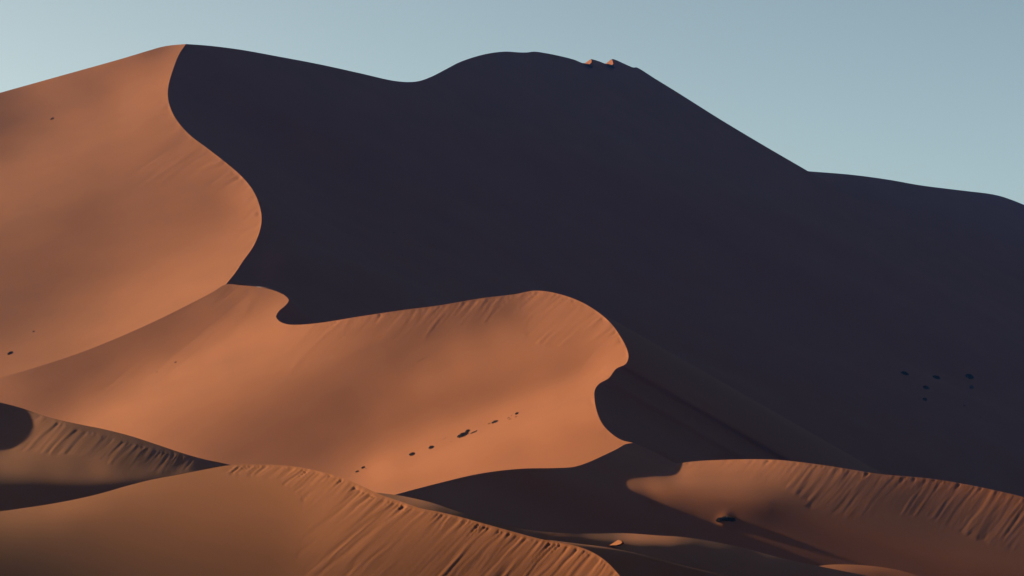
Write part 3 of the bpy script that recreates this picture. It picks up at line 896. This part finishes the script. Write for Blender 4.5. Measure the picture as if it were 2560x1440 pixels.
def blades(rng, s, x, y, w, h, tilt, n, height, disp, width=0.10, lean=0.9):
    """leaf and twig blades rooted all over a patch of sand w by h"""
    r = np.sqrt(rng.uniform(0, 1, n)); t = rng.uniform(0, 2 * math.pi, n)
    u, v = r * np.cos(t) * w / 2, r * np.sin(t) * h / 2
    c, q = math.cos(tilt), math.sin(tilt)
    X, Y = x + u * c - v * q, y - u * q - v * c
    P = ground(s, X, Y, disp)
    P[:, 2] -= 0.04
    hh = height * (1.05 - 0.75 * r) * rng.uniform(0.55, 1.15, n)
    a = rng.uniform(0, 2 * math.pi, n); k = rng.uniform(0.1, lean, n)
    T = P + np.stack([np.cos(a) * hh * k, np.sin(a) * hh * k, hh], -1)
    b = rng.uniform(0, 2 * math.pi, n); ww = width * height * rng.uniform(0.6, 1.5, n)
    D = np.stack([np.cos(b) * ww, np.sin(b) * ww, 0 * b], -1)
    M = (P * 0.45 + T * 0.55)
    V = np.stack([P - D * 0.4, P + D * 0.4, M + D, T, M - D], 1).reshape(-1, 3)
    o = np.arange(n)[:, None] * 5
    F = np.vstack([o + [0, 1, 2], o + [0, 2, 4], o + [4, 2, 3]])
    return V, F


def local_mesh(name, piece, mat, origin, parent=None):
    V, F = piece
    ob = mesh_object(name, [(V - origin, F)], mat)
    for p in ob.data.polygons:
        p.use_smooth = False
    if parent is None:
        ob.location = origin
    else:
        ob.parent = parent
        ob["kind"] = "stuff"                # twigs and blades far too small to tell apart
    return ob


def plant(kind, s, x, y, w, label, group=None, h=None, mat=DARK, tilt=24, disp=(), tall=0.30, seed=0):
    rng = np.random.RandomState(int(x * 7 + y) % 99991 + seed)
    m_px = float(s.depth(x, y)) / F_PX
    h = h or w * 0.42
    base = ground(s, np.array([float(x)]), np.array([float(y)]), disp)[0]
    H = tall * w * m_px
    t = math.radians(tilt)
    cat = "shrub" if kind == "desert_shrub" else "grass"
    e = bpy.data.objects.new(kind, None); C.objects.link(e); e.location = base
    e.empty_display_size = 0.3
    if kind == "desert_shrub":
        local_mesh("foliage", blades(rng, s, x, y, w, h, t, int(90 + 9 * w), H, disp), mat, base, e)
        local_mesh("stem", blades(rng, s, x, y, w * 0.7, h * 0.7, t, 14, H * 1.15, disp, width=0.035, lean=0.7), WOOD, base, e)
    else:
        local_mesh("blades", blades(rng, s, x, y, w, h, t, 60, H, disp, width=0.08), mat, base, e)
    e["label"] = label; e["category"] = cat
    if group:
        e["group"] = group
    return e


GV = "scrub along the bright valley crease of the curved dune"
for k, x, y, w, h, tall, lab in [
    ("desert_shrub", 1157, 1088, 30, 9, .24, "largest dark shrub of the scrub line, in the middle of the bright sand valley"),
    ("desert_shrub", 1169, 1078, 12, 6, .42, "dark rounded shrub just above the largest shrub in the sand valley"),
    ("desert_shrub", 1184, 1081, 20, 3.5, .14, "low thin strip of scrub trailing to the right from the largest shrub"),
    ("grass_tuft", 1146, 1090, 8, 4, .3, "small brown tuft touching the left end of the largest shrub in the valley"),
    ("grass_tuft", 1191, 1077, 7, 3, .3, "tiny tuft at the upper right tip of the largest scrub patch"),
    ("grass_tuft", 1128, 1104, 7, 2.5, .2, "faint tuft lying a little below and left of the largest valley shrub"),
    ("grass_tuft", 1112, 1097, 18, 4, .10, "pale low tuft left of the largest shrub and above the shrub line"),
    ("desert_shrub", 1078, 1119, 15, 7, .36, "rounded brown shrub standing alone, next to the left of the largest valley shrub"),
    ("desert_shrub", 1030, 1136, 15, 8, .36, "brown leaning shrub, lowest of the rounded pair left of the large valley shrub"),
    ("grass_tuft", 1013, 1133, 9, 4, .2, "faint pale tuft just left of the leaning brown shrub in the valley"),
    ("desert_shrub", 908, 1169, 10, 5, .38, "dark little shrub, upper of the two by the lower left end of the scrub line"),
    ("desert_shrub", 893, 1179, 9, 4, .38, "dark little shrub just behind the foreground dune crest, lower of its pair"),
    ("grass_tuft", 915, 1172, 6, 3, .3, "tiny tuft right beside the dark little shrub near the foreground crest"),
    ("grass_tuft", 874, 1191, 5, 2.5, .3, "tiniest tuft at the bottom end of the scrub line, touching the foreground crest"),
    ("desert_shrub", 1237, 1055, 18, 5, .26, "dark elongated shrub, next up the valley to the right of the largest one"),
    ("grass_tuft", 1223, 1059, 9, 3, .26, "small dark tuft touching the left end of the elongated valley shrub"),
    ("desert_shrub", 1292, 1034, 10, 5, .38, "dark pointed shrub at the top of the upper right group in the valley"),
    ("grass_tuft", 1279, 1039, 8, 3.5, .2, "faint tuft left of the dark pointed shrub high in the valley"),
    ("grass_tuft", 1290, 1042, 8, 3, .25, "small tuft just below the dark pointed shrub high in the valley"),
    ("grass_tuft", 1271, 1045, 8, 3, .28, "brown tuft at the left edge of the upper right valley group"),
    ("grass_tuft", 1275, 1048, 9, 3, .28, "lowest dark tuft of the upper right valley group"),
    ("grass_tuft", 1341, 1016, 8, 2.5, .16, "last faint tuft at the upper right end of the scrub line"),
]:
    plant(k, SC, x, y, w, lab, GV, h, DARK, 22, (), tall)
GT = "row of small tufts on the middle dune face"
for x, y, w, lab in [(1035, 913, 5, "lowest dark dot of the short slanting row on the middle dune face"),
                     (1047, 903, 6, "second tuft up the short slanting row on the middle dune face"),
                     (1056, 898, 7, "third and widest tuft of the short slanting row on the middle dune face"),
                     (1064, 893, 5, "top tuft of the short slanting row on the middle dune face")]:
    plant("grass_tuft", SC, x, y, w, lab, GT, w * .5, DARK, 35, (), .25)
for s, k, x, y, w, tall, lab in [
    (SC, "grass_tuft", 438, 906, 8, .34, "dark tuft on the pale sand ridge below the left dune's bright foot"),
    (SC, "grass_tuft", 429, 911, 4, .3, "tiny speck of a tuft just below left of the tuft on the pale ridge"),
    (SC, "grass_tuft", 392, 930, 5, .4, "lone brown speck of grass further down the pale ridge at left"),
    (SC, "grass_tuft", 194, 1040, 6, .2, "faint tuft just above the crest of the fluted dune at far left"),
    (SA, "desert_shrub", 25, 883, 15, .26, "black pointed shrub near the left edge on the great dune's lower flank"),
    (SA, "grass_tuft", 84, 829, 6, .45, "small dark tuft above right of the black shrub at the left edge"),
    (SA, "desert_shrub", 130, 297, 12, .2, "small brown shrub high on the great dune's sunlit flank at upper left"),
    (SA, "grass_tuft", 278, 827, 9, .1, "faint low tuft on the great dune just above its bright lower edge"),
    (SA, "grass_tuft", 68, 630, 5, .2, "barely visible tuft midway up the great dune's sunlit flank at left"),
]:
    plant(k, s, x, y, w, lab, None, None, DARK, 26, (), tall)
GS = "scrub on the shaded slope at right"
for k, x, y, w, h, lab in [
    ("desert_shrub", 2262, 937, 20, 8, "leftmost black shrub on the shaded slope at far right"),
    ("desert_shrub", 2341, 933, 22, 9, "widest black shrub, middle of the top row on the shaded slope at right"),
    ("desert_shrub", 2424, 937, 22, 9, "right-hand shrub of the top row on the shaded slope at right"),
    ("desert_shrub", 2429, 959, 11, 8, "round black shrub right under the right-hand shrub of the top row"),
    ("desert_shrub", 2315, 976, 17, 8, "black pointed shrub below left of the widest one on the shaded slope"),
    ("desert_shrub", 2312, 1009, 13, 8, "round black shrub below the pointed one on the shaded slope"),
    ("grass_tuft", 2427, 986, 6, 5, "small dark tuft under the two stacked shrubs at far right"),
    ("grass_tuft", 2411, 1021, 8, 4, "small slanting tuft in the lower right of the shaded slope"),
    ("grass_tuft", 2426, 1043, 7, 3, "leftmost of three dim tufts low on the shaded slope at right"),
    ("grass_tuft", 2451, 1048, 7, 3, "middle one of three dim tufts low on the shaded slope at right"),
    ("grass_tuft", 2467, 1058, 7, 4, "lowest of three dim tufts on the shaded slope at right"),
]:
    plant(k, SM, x, y, w, lab, GS, h, DARK, -20, (ribs,), .32)
for x, y, lab in [(984, 580, "topmost pale tuft of the faint ones in the great shadow above the curved dune"),
                  (1042, 602, "pale tuft below right of the topmost one in the great shadow"),
                  (1051, 621, "pale tuft right under another in the middle of the great shadow"),
                  (1091, 626, "rightmost pale tuft of the faint cluster in the great shadow"),
                  (1007, 638, "lowest left pale tuft of the faint cluster in the great shadow"),
                  (1255, 695, "lone pale tuft in the great shadow just above the curved dune's crest")]:
    plant("grass_tuft", SM, x, y, 7, lab, "pale tufts in the great shadow", 3, DRY, -25, (ribs,), .4)
DE = (mound,)
for k, x, y, w, h, tall, mat, lab in [
    ("desert_shrub", 1800, 1303, 20, 8, .46, DARK, "dark left end of the bush row beside the sand hollow of the right dune"),
    ("desert_shrub", 1815, 1302, 24, 9, .44, DARK, "dark twiggy bush in the middle of the row by the sand hollow"),
    ("desert_shrub", 1830, 1301, 18, 9, .52, DARK, "dark right end of the bush row in front of the shadowed hollow"),
    ("grass_tuft", 1830, 1295, 8, 4, .5, DRY, "pale grey tuft sticking up behind the bush row by the sand hollow"),
]:
    plant(k, SV, x, y, w, lab, "bush row by the sand hollow", h, mat, 2, DE, tall)

# ------------------------------------------------------------------ the air: thin blue haze
def haze(density, colour):
    x, y0, y1, z0, z1 = 12500, -12500, 12500, -80, 700
    v = [(-x, y0, z0), (x, y0, z0), (x, y1, z0), (-x, y1, z0), (-x, y0, z1), (x, y0, z1), (x, y1, z1), (-x, y1, z1)]
    f = [(0, 3, 2, 1), (4, 5, 6, 7), (0, 1, 5, 4), (1, 2, 6, 5), (2, 3, 7, 6), (3, 0, 4, 7)]
    me = bpy.data.meshes.new("haze"); me.from_pydata(v, [], f)
    m = bpy.data.materials.new("haze_air"); m.use_nodes = True
    t = m.node_tree; t.nodes.clear()
    o = t.nodes.new("ShaderNodeOutputMaterial"); p = t.nodes.new("ShaderNodeVolumePrincipled")
    p.inputs['Color'].default_value = (*colour, 1); p.inputs['Density'].default_value = density
    p.inputs['Anisotropy'].default_value = 0.0
    t.links.new(p.outputs[0], o.inputs['Volume'])
    me.materials.append(m)
    ob = bpy.data.objects.new("haze", me); C.objects.link(ob)
    ob["kind"] = "stuff"
    return ob


haze(1.9e-5, (0.03, 0.21, 1.0))
